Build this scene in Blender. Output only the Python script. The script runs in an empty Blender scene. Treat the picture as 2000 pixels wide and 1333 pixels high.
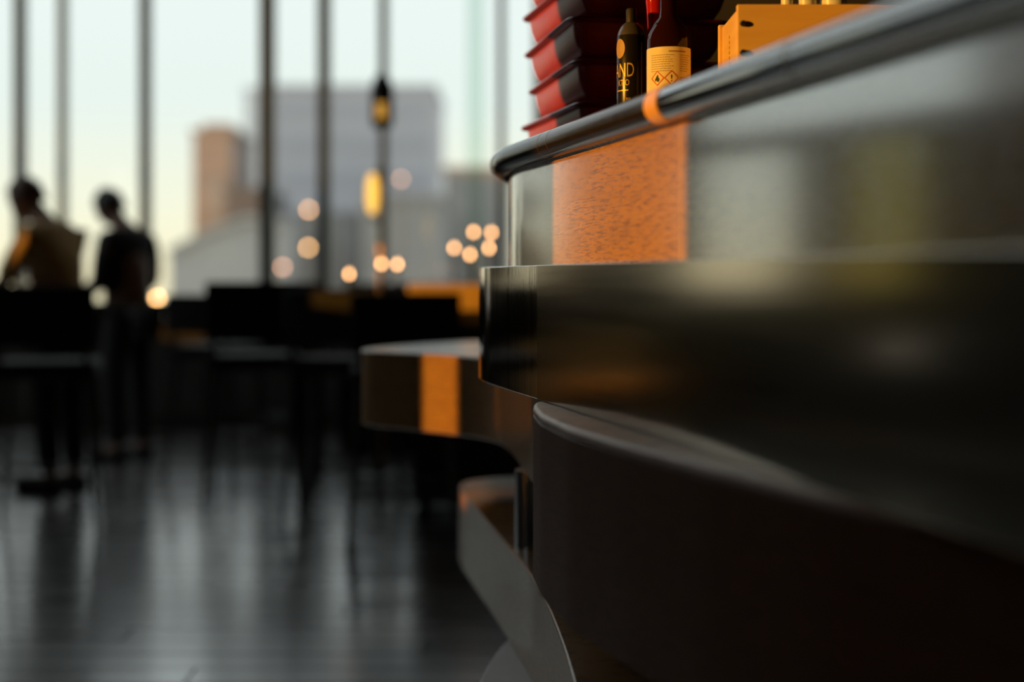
import bpy, bmesh, math, random
from mathutils import Vector, Matrix, Euler
random.seed(7)
S = bpy.context.scene
COL = S.collection
PI = math.pi
HC = 1.15          # camera height
FPX = 2777.8       # focal length in pixels of the 2000 px frame
Y0 = 545.0         # horizon row
# ------------------------------------------------------------------ camera
cam = bpy.data.cameras.new('camera'); co = bpy.data.objects.new('camera', cam); COL.objects.link(co)
co.location = (0, 0, HC); co.rotation_euler = (PI/2, 0, 0)
cam.sensor_width = 36; cam.lens = 50; cam.shift_y = -(666.5 - Y0)/2000
cam.clip_start = .05; cam.clip_end = 2000
cam.dof.use_dof = True; cam.dof.focus_distance = 2.32; cam.dof.aperture_fstop = 1.35
S.camera = co
# ------------------------------------------------------------------ sky, sun, exposure
S.view_settings.view_transform = 'Standard'; S.view_settings.look = 'None'
S.view_settings.exposure = 0; S.view_settings.gamma = 1; S.view_settings.use_curve_mapping = False
w = bpy.data.worlds.new('dusk_sky'); S.world = w; w.use_nodes = True
nt = w.node_tree; bg = nt.nodes['Background']
tc = nt.nodes.new('ShaderNodeTexCoord'); sep = nt.nodes.new('ShaderNodeSeparateXYZ'); rp = nt.nodes.new('ShaderNodeValToRGB')
nt.links.new(tc.outputs['Generated'], sep.inputs[0]); nt.links.new(sep.outputs['Z'], rp.inputs[0])
nt.links.new(rp.outputs[0], bg.inputs[0]); bg.inputs[1].default_value = 1.35
E = rp.color_ramp.elements
E[0].position = 0.0; E[0].color = (.86, .77, .52, 1)
E[1].position = 0.3; E[1].color = (.74, .80, .82, 1)
e = E.new(.05); e.color = (.80, .79, .63, 1)
e = E.new(.12); e.color = (.70, .765, .735, 1)
SUN_DIR = Vector((-.9, -.42, .10)).normalized()     # towards the sun
sl = bpy.data.lights.new('sun', 'SUN'); so = bpy.data.objects.new('sun', sl); COL.objects.link(so)
so.rotation_euler = SUN_DIR.to_track_quat('Z', 'Y').to_euler()
so.location = (-5, -2, 8)
sl.energy = 5.2; sl.color = (1, .425, .05); sl.angle = math.radians(.25)

# ------------------------------------------------------------------ materials
MATS = {}
def mat(name, col, rough=.5, metal=0., coat=0., crough=.1, spec=.5, emit=None, estr=0., trans=0., aniso=0., ior=1.45):
    if name in MATS: return MATS[name]
    m = bpy.data.materials.new(name); m.use_nodes = True
    b = m.node_tree.nodes['Principled BSDF']; I = b.inputs
    I['Base Color'].default_value = (*col, 1); I['Roughness'].default_value = rough; I['Metallic'].default_value = metal
    I['Coat Weight'].default_value = coat; I['Coat Roughness'].default_value = crough
    I['Specular IOR Level'].default_value = spec; I['Transmission Weight'].default_value = trans; I['IOR'].default_value = ior
    I['Anisotropic'].default_value = aniso
    if emit: I['Emission Color'].default_value = (*emit, 1); I['Emission Strength'].default_value = estr
    MATS[name] = m; return m
def noise_mat(name, c1, c2, scale=(8, 8, 8), rough=.5, rvar=.0, bump=.0, detail=5., **k):
    if name in MATS: return MATS[name]
    m = mat(name, c1, rough, **k); nt = m.node_tree; b = nt.nodes['Principled BSDF']
    t = nt.nodes.new('ShaderNodeTexCoord'); mp = nt.nodes.new('ShaderNodeMapping'); n = nt.nodes.new('ShaderNodeTexNoise'); r = nt.nodes.new('ShaderNodeValToRGB')
    mp.inputs['Scale'].default_value = scale; n.inputs['Scale'].default_value = 1; n.inputs['Detail'].default_value = detail
    nt.links.new(t.outputs['Object'], mp.inputs[0]); nt.links.new(mp.outputs[0], n.inputs['Vector']); nt.links.new(n.outputs[0], r.inputs[0])
    r.color_ramp.elements[0].color = (*c1, 1); r.color_ramp.elements[1].color = (*c2, 1)
    r.color_ramp.elements[0].position = .3; r.color_ramp.elements[1].position = .7
    nt.links.new(r.outputs[0], b.inputs['Base Color'])
    if rvar:
        mr = nt.nodes.new('ShaderNodeMapRange'); mr.inputs['To Min'].default_value = rough - rvar; mr.inputs['To Max'].default_value = rough + rvar
        nt.links.new(n.outputs[0], mr.inputs[0]); nt.links.new(mr.outputs[0], b.inputs['Roughness'])
    if bump:
        bp = nt.nodes.new('ShaderNodeBump'); bp.inputs['Strength'].default_value = bump; bp.inputs['Distance'].default_value = .002
        nt.links.new(n.outputs[0], bp.inputs['Height']); nt.links.new(bp.outputs[0], b.inputs['Normal'])
    return m
def oak(name, base, dark, fleck, rough=.34, bump=.35, coat=0., spec=.5, cior=1.5):
    """open-pored oak: short dark pores along the grain, pale ray flecks, soft bands"""
    m = mat(name, base, rough, coat=coat, crough=.10, spec=spec); nt = m.node_tree; b = nt.nodes['Principled BSDF']; N = nt.nodes.new; L = nt.links.new
    t = N('ShaderNodeTexCoord'); b.inputs['Coat IOR'].default_value = cior
    def noise(sc, det, dist=0., ro=.5):
        mp = N('ShaderNodeMapping'); mp.inputs['Scale'].default_value = sc
        n = N('ShaderNodeTexNoise'); n.inputs['Scale'].default_value = 1; n.inputs['Detail'].default_value = det
        n.inputs['Distortion'].default_value = dist; n.inputs['Roughness'].default_value = ro
        L(t.outputs['Object'], mp.inputs[0]); L(mp.outputs[0], n.inputs['Vector']); return n
    def ramp(n, a, bb, ca=(0,0,0,1), cb=(1,1,1,1)):
        r = N('ShaderNodeValToRGB'); r.color_ramp.elements[0].position = a; r.color_ramp.elements[1].position = bb
        r.color_ramp.elements[0].color = ca; r.color_ramp.elements[1].color = cb; L(n.outputs[0], r.inputs[0]); return r
    band = noise((3, 3, 26), 4, .6); pore = noise((30, 30, 460), 3, .3, .62); fl = noise((22, 22, 60), 2, 2.2)
    rb = ramp(band, .3, .72, (*[c*.86 for c in base], 1), (*base, 1))
    rpo = ramp(pore, .36, .50); rfl = ramp(fl, .66, .72)
    mx = N('ShaderNodeMix'); mx.data_type = 'RGBA'; L(rpo.outputs[0], mx.inputs[0]); mx.inputs[6].default_value = (*dark, 1); L(rb.outputs[0], mx.inputs[7])
    mx2 = N('ShaderNodeMix'); mx2.data_type = 'RGBA'; mf = N('ShaderNodeMath'); mf.operation = 'MULTIPLY'; mf.inputs[1].default_value = .45
    L(rfl.outputs[0], mf.inputs[0]); L(mf.outputs[0], mx2.inputs[0]); L(mx.outputs[2], mx2.inputs[6]); mx2.inputs[7].default_value = (*fleck, 1)
    L(mx2.outputs[2], b.inputs['Base Color'])
    bp = N('ShaderNodeBump'); bp.inputs['Strength'].default_value = bump; bp.inputs['Distance'].default_value = .0012
    L(rpo.outputs[0], bp.inputs['Height']); L(bp.outputs[0], b.inputs['Normal'])
    return m
def pane_mat(name, tint=(1, 1, 1), refl=.06):
    m = bpy.data.materials.new(name); m.use_nodes = True; nt = m.node_tree; nt.nodes.clear(); N = nt.nodes.new; L = nt.links.new
    o = N('ShaderNodeOutputMaterial'); tr = N('ShaderNodeBsdfTransparent'); g = N('ShaderNodeBsdfGlossy'); mx = N('ShaderNodeMixShader')
    tr.inputs[0].default_value = (*tint, 1); g.inputs['Roughness'].default_value = .02; mx.inputs[0].default_value = refl
    L(tr.outputs[0], mx.inputs[1]); L(g.outputs[0], mx.inputs[2]); L(mx.outputs[0], o.inputs[0]); MATS[name] = m; return m

M_OAK = oak('honey_oak', (.66, .345, .075), (.30, .135, .025), (.80, .47, .12), rough=.15, bump=.14, coat=1., cior=3.2, spec=1.)
M_OAKD = oak('smoked_oak', (.15, .058, .03), (.06, .024, .012), (.20, .085, .045), rough=.5, bump=.1, spec=.12)
M_SLAB = oak('slab_oak', (.36, .19, .07), (.15, .07, .025), (.45, .26, .11), rough=.33, bump=.12, coat=.4, cior=1.8)
M_RAIL = noise_mat('black_lacquer', (.012, .011, .011), (.022, .019, .017), (60, 60, 60), rough=.09, rvar=.03, coat=1., crough=.05); M_RAIL.node_tree.nodes['Principled BSDF'].inputs['Coat IOR'].default_value = 2.6
M_RAILW = noise_mat('worn_black_rail', (.010, .008, .007), (.020, .016, .013), (40, 40, 160), rough=.15, rvar=.04, spec=.22)
M_BRASS = mat('amber_ring', (.78, .42, .10), .38, metal=.0)
M_SEAM = mat('seam_brass', (.22, .12, .045), .3, metal=.6)
M_STEEL = noise_mat('polished_steel', (.42, .39, .34), (.72, .67, .60), (150, 150, .6), rough=.08, rvar=.04, bump=.05, metal=1.)  # vertical streaks in the base colour imitate reflected lights
M_STEELB = noise_mat('brushed_steel', (.44, .39, .31), (.54, .48, .39), (3, 3, 160), rough=.13, rvar=.03, metal=1.)
M_TUBE = noise_mat('tube_steel', (.40, .41, .43), (.5, .51, .53), (50, 50, 2), rough=.16, rvar=.03, metal=1.)
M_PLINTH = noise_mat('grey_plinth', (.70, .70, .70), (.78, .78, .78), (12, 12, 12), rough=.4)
M_DARK = mat('dark_carcass', (.012, .010, .009), .6)
M_TOP = noise_mat('dark_counter', (.015, .013, .012), (.03, .026, .024), (20, 20, 20), rough=.3)
M_FLOOR = None
M_WALL = noise_mat('dark_plaster', (.022, .020, .019), (.03, .027, .025), (3, 3, 3), rough=.8)
M_CEIL = noise_mat('dark_ceiling', (.03, .028, .027), (.04, .037, .035), (2, 2, 2), rough=.85)
M_FRAME = noise_mat('window_metal', (.025, .032, .03), (.04, .048, .045), (20, 20, 4), rough=.45)
M_FRAMEL = noise_mat('pale_fin', (.42, .47, .45), (.5, .55, .52), (9, 9, 2), rough=.4)
M_PANE = pane_mat('window_glass', (.97, .985, .975), .04)
M_PANEO = pane_mat('olive_glass', (.50, .47, .26), .05)
M_BLACK = noise_mat('black_fabric', (.006, .006, .007), (.011, .011, .012), (40, 40, 40), rough=.8)
M_BWOOD = noise_mat('black_wood', (.010, .008, .007), (.016, .013, .011), (6, 6, 60), rough=.45)

# ------------------------------------------------------------------ builders
def link(o, parent=None):
    COL.objects.link(o)
    if parent is not None: o.parent = parent
    return o
def tag(o, label=None, cat=None, group=None, kind=None):
    if label: o['label'] = label
    if cat: o['category'] = cat
    if group: o['group'] = group
    if kind: o['kind'] = kind
    return o
def root(name, loc, label=None, cat=None, group=None, kind=None, rz=0.):
    o = bpy.data.objects.new(name, None); o.empty_display_size = .1
    link(o); o.location = loc; o.rotation_euler = (0, 0, rz); return tag(o, label, cat, group, kind)
class MB:
    def __init__(s): s.v = []; s.f = []
    def add(s, vs, fs):
        n = len(s.v); s.v += [tuple(v) for v in vs]; s.f += [tuple(i + n for i in f) for f in fs]; return s
    def box(s, x0, x1, y0, y1, z0, z1):
        return s.add([(x0,y0,z0),(x1,y0,z0),(x1,y1,z0),(x0,y1,z0),(x0,y0,z1),(x1,y0,z1),(x1,y1,z1),(x0,y1,z1)],
                     [(0,3,2,1),(4,5,6,7),(0,1,5,4),(1,2,6,5),(2,3,7,6),(3,0,4,7)])
    def prism(s, pts, z0, z1):
        n = len(pts); vs = [(p[0], p[1], z0) for p in pts] + [(p[0], p[1], z1) for p in pts]
        area = sum(pts[i][0]*pts[(i+1) % n][1] - pts[(i+1) % n][0]*pts[i][1] for i in range(n))
        fs = [tuple(range(n-1, -1, -1)), tuple(range(n, 2*n))] + [(i, (i+1) % n, n+(i+1) % n, n+i) for i in range(n)]
        if area < 0: fs = [f[::-1] for f in fs]
        return s.add(vs, fs)
    def tube(s, pts, r, n=12, cap=True):
        pts = [Vector(p) for p in pts]; rs = r if isinstance(r, (list, tuple)) else [r]*len(pts); vs = []; fs = []
        up = None
        for i, p in enumerate(pts):
            t = (pts[min(i+1, len(pts)-1)] - pts[max(i-1, 0)]).normalized()
            if up is None:
                a = Vector((0, 0, 1)) if abs(t.z) < .9 else Vector((1, 0, 0)); up = (a - t*a.dot(t)).normalized()
            else: up = (up - t*up.dot(t)).normalized()
            sd = t.cross(up)
            for k in range(n):
                an = 2*PI*k/n; vs.append(p + (up*math.cos(an) + sd*math.sin(an))*rs[i])
        for i in range(len(pts)-1):
            for k in range(n):
                a = i*n+k; b = i*n+(k+1) % n; fs.append((a, b, b+n, a+n))
        if cap: fs += [tuple(range(n-1, -1, -1)), tuple(range((len(pts)-1)*n, len(pts)*n))]
        fs = [f[::-1] for f in fs]
        return s.add(vs, fs)
    def lathe(s, prof, c=(0, 0, 0), n=32, a0=0., a1=2*PI):
        full = abs(a1 - a0 - 2*PI) < 1e-6; m = n if full else n+1; vs = []; fs = []
        for r, z in prof:
            for k in range(m):
                a = a0 + (a1-a0)*k/n; vs.append((c[0]+r*math.cos(a), c[1]+r*math.sin(a), c[2]+z))
        for i in range(len(prof)-1):
            for k in range(n):
                b = (k+1) % m; fs.append((i*m+k, i*m+b, (i+1)*m+b, (i+1)*m+k))
        return s.add(vs, fs)
    def build(s, name, m, parent=None, smooth=False, bevel=0., seg=2, world=None, sharp=40):
        vs = s.v
        if world is not None: vs = [(v[0]-world[0], v[1]-world[1], v[2]-world[2]) for v in vs]
        me = bpy.data.meshes.new(name); me.from_pydata(vs, [], s.f); me.update()
        me.materials.append(m)
        if smooth:
            me.polygons.foreach_set('use_smooth', [True]*len(me.polygons))
            me.set_sharp_from_angle(angle=math.radians(sharp))
        o = bpy.data.objects.new(name, me); link(o, parent)
        if bevel:
            b = o.modifiers.new('bevel', 'BEVEL'); b.width = bevel; b.segments = seg; b.limit_method = 'ANGLE'; b.angle_limit = math.radians(50); b.harden_normals = False
        return o
def chaikin(pts, it=3, closed=True):
    pts = [Vector(p) for p in pts]
    for _ in range(it):
        out = []; n = len(pts)
        for i in range(n if closed else n-1):
            a, b = pts[i], pts[(i+1) % n]; out += [a.lerp(b, .25), a.lerp(b, .75)]
        if not closed: out = [pts[0]] + out + [pts[-1]]
        pts = out
    return pts
def wx(px, d): return (px-1000)/FPX*d
def wz(py, d): return HC + (Y0-py)/FPX*d

# ------------------------------------------------------------------ room shell
XL, YF, XR, YB, ZC = -6.0, 11.0, 6.5, -4.0, 10.0
fl = MB().box(XL-.2, XR, YB, YF+.3, -.12, -.022).build('floor', M_DARK); tag(fl, 'dark polished plank floor', 'floor', kind='structure')
def floor_mat():
    m = mat('dark_floor_wood', (.02, .018, .017), .3, spec=.9, coat=1., crough=.20); nt = m.node_tree; b = nt.nodes['Principled BSDF']; N = nt.nodes.new; L = nt.links.new
    b.inputs['Coat IOR'].default_value = 3.4; oi = N('ShaderNodeObjectInfo'); t = N('ShaderNodeTexCoord'); mp = N('ShaderNodeMapping'); n = N('ShaderNodeTexNoise')
    mp.inputs['Scale'].default_value = (2.5, 40, 40); n.inputs['Scale'].default_value = 1; n.inputs['Detail'].default_value = 5
    L(t.outputs['Object'], mp.inputs[0]); L(mp.outputs[0], n.inputs['Vector'])
    ad = N('ShaderNodeMath'); ad.operation = 'MULTIPLY_ADD'; ad.inputs[1].default_value = .5; L(oi.outputs['Random'], ad.inputs[0]); 
    ml = N('ShaderNodeMath'); ml.operation = 'MULTIPLY'; ml.inputs[1].default_value = .5; L(n.outputs[0], ml.inputs[0]); L(ml.outputs[0], ad.inputs[2])
    r = N('ShaderNodeValToRGB'); r.color_ramp.elements[0].color = (.012, .011, .011, 1); r.color_ramp.elements[1].color = (.03, .027, .025, 1); L(ad.outputs[0], r.inputs[0]); L(r.outputs[0], b.inputs['Base Color'])
    mr = N('ShaderNodeMapRange'); mr.inputs['To Min'].default_value = .22; mr.inputs['To Max'].default_value = .34; L(ad.outputs[0], mr.inputs[0]); L(mr.outputs[0], b.inputs['Roughness'])
    bp = N('ShaderNodeBump'); bp.inputs['Strength'].default_value = .05; bp.inputs['Distance'].default_value = .002; L(n.outputs[0], bp.inputs['Height']); L(bp.outputs[0], b.inputs['Normal'])
    return m
M_FLOOR = floor_mat()
PW, PL = .16, 2.6
pm = MB().box(0, PL-.004, 0, PW-.004, -.022, 0).build('plank', M_FLOOR, fl, bevel=.002, seg=1)
first = True
for r in range(int((YF-1.0)/PW)+1):
    y = 1.0 + r*PW; off = -(r*.97 % PL)
    xa = -5.9
    k = 0
    while True:
        x = xa + off + k*PL; k += 1
        if x > 1.9: break
        if x + PL < -.42*(y+PW) - .4 and r < 55: continue
        p = pm if first else pm.copy()
        if not first: COL.objects.link(p)
        first = False; p.location = (x, y, random.uniform(-.0008, .0008))
tag(MB().box(XL-.2, XR, YB, YF+.3, ZC, ZC+.15).build('ceiling', M_CEIL), 'dark ceiling high above the bar', 'ceiling', kind='structure')
tag(MB().box(XR, XR+.15, YB, YF+.3, 0, ZC).build('wall_right', M_WALL), 'dark wall beyond the bar', 'wall', kind='structure')
tag(MB().box(XL-.2, XR, YB-.15, YB, 0, ZC).build('wall_back', M_WALL), 'dark wall behind the viewer', 'wall', kind='structure')

# left wall; unseen openings placed to shape sun beams and reflections (y0, y1, z0, z1, glass)
OPEN = [(-1.145, -.425, 1.74, 2.75, 0), (-.175, .55, 2.07, 2.9, 0), (.895, 1.075, 1.2, 2.2, 0), (4.10, 4.40, 1.58, 1.80, 0),
        (5.76, 5.90, 1.50, 1.95, 0), (7.72, 8.06, .57, .74, 0), (7.8, 8.6, 1.05, 2.2, 1), (9.22, 10.55, 1.05, 2.2, 0), (6.1, 10.55, 2.35, 9.0, 0)]
ys = sorted({YB, YF+.3, *[o[0] for o in OPEN], *[o[1] for o in OPEN]}); zs = sorted({0, ZC, *[o[2] for o in OPEN], *[o[3] for o in OPEN]})
wl = MB()
for a, b in zip(ys[:-1], ys[1:]):
    run = None
    for z0, z1 in zip(zs[:-1], zs[1:]):
        hole = any(o[0] < (a+b)/2 < o[1] and o[2] < (z0+z1)/2 < o[3] for o in OPEN)
        if hole:
            if run: wl.box(XL-.08, XL, a, b, *run); run = None
        else: run = (run[0], z1) if run else (z0, z1)
    if run: wl.box(XL-.08, XL, a, b, *run)
tag(wl.build('wall_left', M_WALL), 'dark side wall, its slots shaped to pass the sun', 'wall', kind='structure')
for i, (a, b, z0, z1, g) in enumerate(OPEN):
    wr = root('window_%d' % (i+2), (XL-.06, (a+b)/2, z0), 'unseen window slot added in the side wall to shape the light', 'window', kind='structure')
    f = MB(); t = .008
    f.box(-.02, .02, a-(a+b)/2, a-(a+b)/2+t, 0, z1-z0).box(-.02, .02, b-(a+b)/2-t, b-(a+b)/2, 0, z1-z0)
    f.build('window_frame', M_FRAME, wr)
    MB().box(-.004, .004, a-(a+b)/2+t, b-(a+b)/2-t, 0, z1-z0).build('pane', M_PANEO if g else M_PANE, wr)

# front window wall
w1 = root('window_1', (-2.5, YF, .85), 'full-height glass front with dark upright mullions', 'window', kind='structure')
W0 = (-2.5, YF, .85)
XE = .22
XP = -4.85
mul = [(XP, .09, 'd'), (-4.3, .05, 'd'), (wx(38, 11), .055, 'd'), (wx(121, 11), .036, 'm'), (wx(283, 11), .06, 'd'), (wx(522, 11), .105, 'd'),
       (wx(633, 11), .085, 'd'), (wx(749, 11), .06, 'd'), (wx(929, 11), .13, 'p'), (wx(979, 11), .055, 'd'), (XE, .1, 'd')]
M_MID = noise_mat('grey_green_metal', (.13, .17, .155), (.17, .21, .19), (20, 20, 4), rough=.4)
M_FIN = pane_mat('glass_fin', (.80, .87, .83), .03)
prev = None
for x, wd, k in mul:
    m = {'d': M_FRAME, 'm': M_MID, 'p': M_FIN}[k]
    MB().box(x-wd/2, x+wd/2, YF-.06, YF+.10, .85, ZC).build('mullion', m, w1, world=W0)
    if prev is not None:
        MB().box(prev, x-wd/2, YF+.01, YF+.022, .85, ZC).build('pane', M_PANE, w1, world=W0)
    prev = x+wd/2
MB().box(XP, XE, YF-.10, YF+.10, .80, .85).build('window_sill', M_BWOOD, w1, world=W0)
tag(MB().box(XE+.05, XR, YF-.05, YF+.15, 0, ZC).box(XL, XP-.045, YF-.05, YF+.15, .8, ZC).build('wall_front', M_WALL), 'dark solid wall beside the glass front', 'wall', kind='structure')
tag(MB().box(XL, XE+.05, YF-.04, YF+.15, 0, .80).build('wall_sill', M_WALL), 'low dark wall under the glass front', 'wall', kind='structure')
tb = MB().box(XL, XE, YF-.075, YF-.04, 0, .12).build('baseboard_front', M_BWOOD); tag(tb, 'black baseboard under the glass front', 'baseboard', kind='structure')

# ------------------------------------------------------------------ the bar
BR = (.95, 1.6, 0)
bar = root('bar_counter', BR, 'long rounded oak bar with black rail and steel band', 'bar counter')
U = Vector((-.2425, .9701)); NI = Vector((.9701, .2425))     # along the front (away), into the bar
def onX(y): return .119 + .25*(2.21-y)
A0 = Vector((onX(2.6), 2.6)); R0 = .9; C0 = A0 + NI*R0
SL = (2.6+.7)/.9701                                            # straight length from y=-.7
def path(s, off=0.):
    """point on the bar front at arclength s (near end first), moved outwards by off"""
    if s <= SL:
        p = A0 + U*(s-SL); return p - NI*off
    a = (s-SL)/R0; th = math.atan2(-NI.y, -NI.x) - a
    return C0 + Vector((math.cos(th), math.sin(th)))*(R0+off)
def s_at_y(y): return SL + (y-2.6)/.9701
STOT = SL + PI*R0
def samples(s0, s1, step=.04):
    out = [s0]; cuts = [s for s in (SL,) if s0 < s < s1]
    pts = [s0] + cuts + [s1]; out = []
    for a, b in zip(pts[:-1], pts[1:]):
        n = 1 if b <= SL + 1e-9 else max(2, int((b-a)/step))
        out += [a + (b-a)*i/n for i in range(n)]
    return out + [s1]
def ribbon(s0, s1, oi, oo, z0, z1):
    """box-section strip that follows the bar front"""
    ss = samples(s0, s1); mb = MB(); vs = []; fs = []
    for s in ss:
        i = path(s, oi); o = path(s, oo); vs += [(o.x, o.y, z0), (o.x, o.y, z1), (i.x, i.y, z1), (i.x, i.y, z0)]
    for k in range(len(ss)-1):
        for j in range(4):
            a = k*4+j; b = k*4+(j+1) % 4; fs.append((a, b, b+4, a+4))
    fs += [(3, 2, 1, 0), tuple(len(vs)-4+i for i in range(4))]
    return mb.add(vs, fs)
def H(z): return HC+z
ZP0, ZP1, ZR, RR = .0, .222, .224, .0230
# carcass and countertop
out = [path(s, -.03) for s in samples(0, STOT)]
MB().prism(out, H(-.19), H(.222)).build('carcass', M_DARK, bar, world=BR)
out = [path(s, -.33) for s in samples(0, STOT)]
MB().prism(out, 0, H(-.1905)).build('carcass', M_DARK, bar, world=BR)
out = [path(s, .012) for s in samples(0, STOT)]
MB().prism(out, H(.223), H(.246)).build('countertop', M_TOP, bar, bevel=.003, world=BR)
# oak front panels, joint where the photo shows the vertical seam
SJ = s_at_y(1.822)
ribbon(SJ+.0012, STOT, -.028, 0, H(ZP0), H(ZP1)).build('front_panel', M_OAK, bar, smooth=True, world=BR)
ribbon(0, SJ-.0012, -.028, 0, H(ZP0), H(ZP1)).build('front_panel', M_OAK, bar, smooth=True, world=BR)
ribbon(SJ-.0011, SJ+.0011, -.02, .0002, H(ZP0), H(ZP1)).build('joint_strip', mat('pale_seam', (.62, .44, .27), .6), bar, world=BR)
# black rail in segments with joint rings
def railpts(s0, s1): return [(*path(s, .0155), H(ZR)) for s in samples(s0, s1)]
def s_at_px(px, off):
    lo, hi = .9, SL + .2
    f = lambda s: 1000 + FPX*path(s, off).x/path(s, off).y
    for _ in range(60):
        m = (lo+hi)/2
        if f(m) > px: lo = m
        else: hi = m
    return lo
s1, s2, s3, s4 = s_at_y(1.83), s_at_px(1545, .03), s_at_px(1075, .03), s_at_px(1052, .035)
RING = [(s1, .046, M_BRASS, .0242), (s2, .005, M_SEAM, .0233), (s3, .0016, M_SEAM, .0232), (s4, .0016, M_SEAM, .0232)]
cuts = [0, s2, s1, s3, s4, STOT]
for a, b in zip(cuts[:-1], cuts[1:]):
    MB().tube(railpts(a, b), RR, 40).build('rail_segment', M_RAIL if b <= s1+1e-6 else M_RAILW, bar, smooth=True, world=BR)
for s, wd, m, r in RING:
    MB().tube(railpts(s-wd/2, s+wd/2), r, 40).build('joint_ring', m, bar, smooth=True, world=BR)
# steel band in two sheets
SB = s_at_px(1050, .06)
ribbon(SB+.001, STOT, .0, .060, H(-.193), H(.022)).build('steel_band', M_STEEL, bar, smooth=True, bevel=.0015, world=BR)
ribbon(0, SB-.001, .0, .0615, H(-.193), H(.022)).build('steel_band', M_STEELB, bar, smooth=True, bevel=.0015, world=BR)
# ledge that bulges out below the steel
def lo_off(y):
    P = [(-.7, .0), (1.0, .0), (1.15, .035), (1.3, .068), (1.5, .098), (1.7, .120), (1.88, .132), (2.05, .122), (2.17, .10), (2.24, .08), (2.29, .05), (2.32, .0)]
    if y <= P[0][0]: return P[0][1]
    for (a, va), (b, vb) in zip(P[:-1], P[1:]):
        if a <= y <= b: return va + (vb-va)*(y-a)/(b-a)
    return 0.
pts = []
for i in range(120):
    y = -.6 + 2.92*i/119; p = path(s_at_y(y), lo_off(y)); pts.append((p.x, p.y))
q = path(s_at_y(2.32), -.2); pts.append((q.x, q.y)); q = path(s_at_y(-.6), -.2); pts.append((q.x, q.y))
MB().prism(pts, H(-.452), H(-.2065)).build('ledge', M_OAKD, bar, smooth=True, bevel=.002, seg=1, world=BR)
MB().prism(pts, H(-.2062), H(-.1935)).build('ledge_top', oak('ledge_highlight_oak', (.62, .37, .27), (.34, .19, .13), (.70, .46, .35), rough=.36, bump=.08), bar, smooth=True, bevel=.0055, seg=3, world=BR)  # paler wood colour stands in for the highlight along the ledge top
# stacked slabs under the bar end
def slab(pts, z0, z1, name, m, bev=.004, it=2):
    c = chaikin(pts, it); return MB().prism([(p[0], p[1]) for p in c], H(z0), H(z1)).build(name, m, bar, smooth=True, bevel=bev, seg=2, world=BR)
slab([(.75, 2.5), (.16, 2.5), (.040, 2.80), (.030, 2.93), (-.005, 3.36), (-.05, 3.56), (-.16, 3.70), (-.36, 3.875), (-.425, 3.95), (-.42, 4.10), (-.33, 4.28), (-.10, 4.60), (.3, 4.75), (.9, 4.75)],
     -.4055, -.198, 'upper_slab', M_SLAB)
slab([(.75, .6), (.13, .6), (.10, 1.2), (.088, 2.03), (.070, 2.38), (.044, 2.68), (0, 2.98), (-.09, 3.52), (-.142, 3.82), (-.15, 3.98), (-.09, 4.06), (.0, 4.10), (.8, 4.25)],
     -.77, -.57, 'lower_slab', M_SLAB)
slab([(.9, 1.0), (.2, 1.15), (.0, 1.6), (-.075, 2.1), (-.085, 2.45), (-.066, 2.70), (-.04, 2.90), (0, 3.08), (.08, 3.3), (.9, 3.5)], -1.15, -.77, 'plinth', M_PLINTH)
tc_ = (.052, 3.02)
MB().lathe([(0, -.57), (.046, -.57), (.046, -.4056), (0, -.4056)], (tc_[0], tc_[1], HC), 40).build('steel_column', M_TUBE, bar, smooth=True, world=BR)

# ------------------------------------------------------------------ things on the counter
ZT = H(.2462)
def rrect(w, l, r, n=4):
    out = []
    for cx, cy, a0 in ((w/2-r, l/2-r, 0), (-w/2+r, l/2-r, 90), (-w/2+r, -l/2+r, 180), (w/2-r, -l/2+r, 270)):
        for k in range(n+1):
            a = math.radians(a0 + 90*k/n); out.append((cx+r*math.cos(a), cy+r*math.sin(a)))
    return out
M_RED = noise_mat('red_lacquer', (.34, .022, .016), (.42, .035, .025), (14, 14, 50), rough=.34, bump=.1)
M_REDR = mat('red_rim', (.26, .03, .028), .3)
def loft(rings, closed_bottom=True, closed_top=False):
    mb = MB(); n = len(rings[0]); vs = [v for r in rings for v in r]; fs = []
    for i in range(len(rings)-1):
        for k in range(n): fs.append((i*n+k, i*n+(k+1) % n, (i+1)*n+(k+1) % n, (i+1)*n+k))
    if closed_bottom: fs.append(tuple(range(n-1, -1, -1)))
    if closed_top: fs.append(tuple(range((len(rings)-1)*n, len(rings)*n)))
    return mb.add(vs, fs)
TW, TL, TP = .30, .46, .0755
def tray_ring(ins, z): return [(x, y, z) for x, y in rrect(TW-2*ins, TL-2*ins, max(.006, .030-ins*.5))]
def tray():
    r = root('red_tray', (0, 0, 0))
    # outside: narrow foot, bulging wall, in under the rim; then inside and floor
    prof = [(.040, .0), (.030, .003), (.020, .018), (.014, .036), (.011, .054), (.011, .066), (.016, .066), (.022, .036), (.034, .008)]
    loft([tray_ring(i, z) for i, z in prof], True, True).build('bowl', M_RED, r, smooth=True, sharp=60)
    prof = [(.012, .058), (.0, .060), (-.003, .0635), (.0, .068), (.014, .069)]
    loft([tray_ring(i, z) for i, z in prof], False, False).build('rim', M_REDR, r, smooth=True, sharp=60)
    return r
def copy_tree(o, parent=None):
    c = o.copy(); COL.objects.link(c); c.parent = parent
    for ch in o.children: copy_tree(ch, c)
    return c
base = tray()
NC = Vector((.110, 2.51)); dirb = Vector((-.19, .98)).normalized(); sidev = Vector((dirb.y, -dirb.x))
tcx = NC + dirb*(TL/2) + sidev*(TW/2)
names = ['lowest red tray of the stack, its foot hidden behind the black rail', 'second red tray from the bottom of the stack, just above the rail', 'third red tray up in the stack beside the window',
         'fourth red tray up in the stack beside the window', 'topmost red tray of the stack, cut by the upper picture edge']
trays = [base] + [copy_tree(base) for _ in range(4)]
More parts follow.
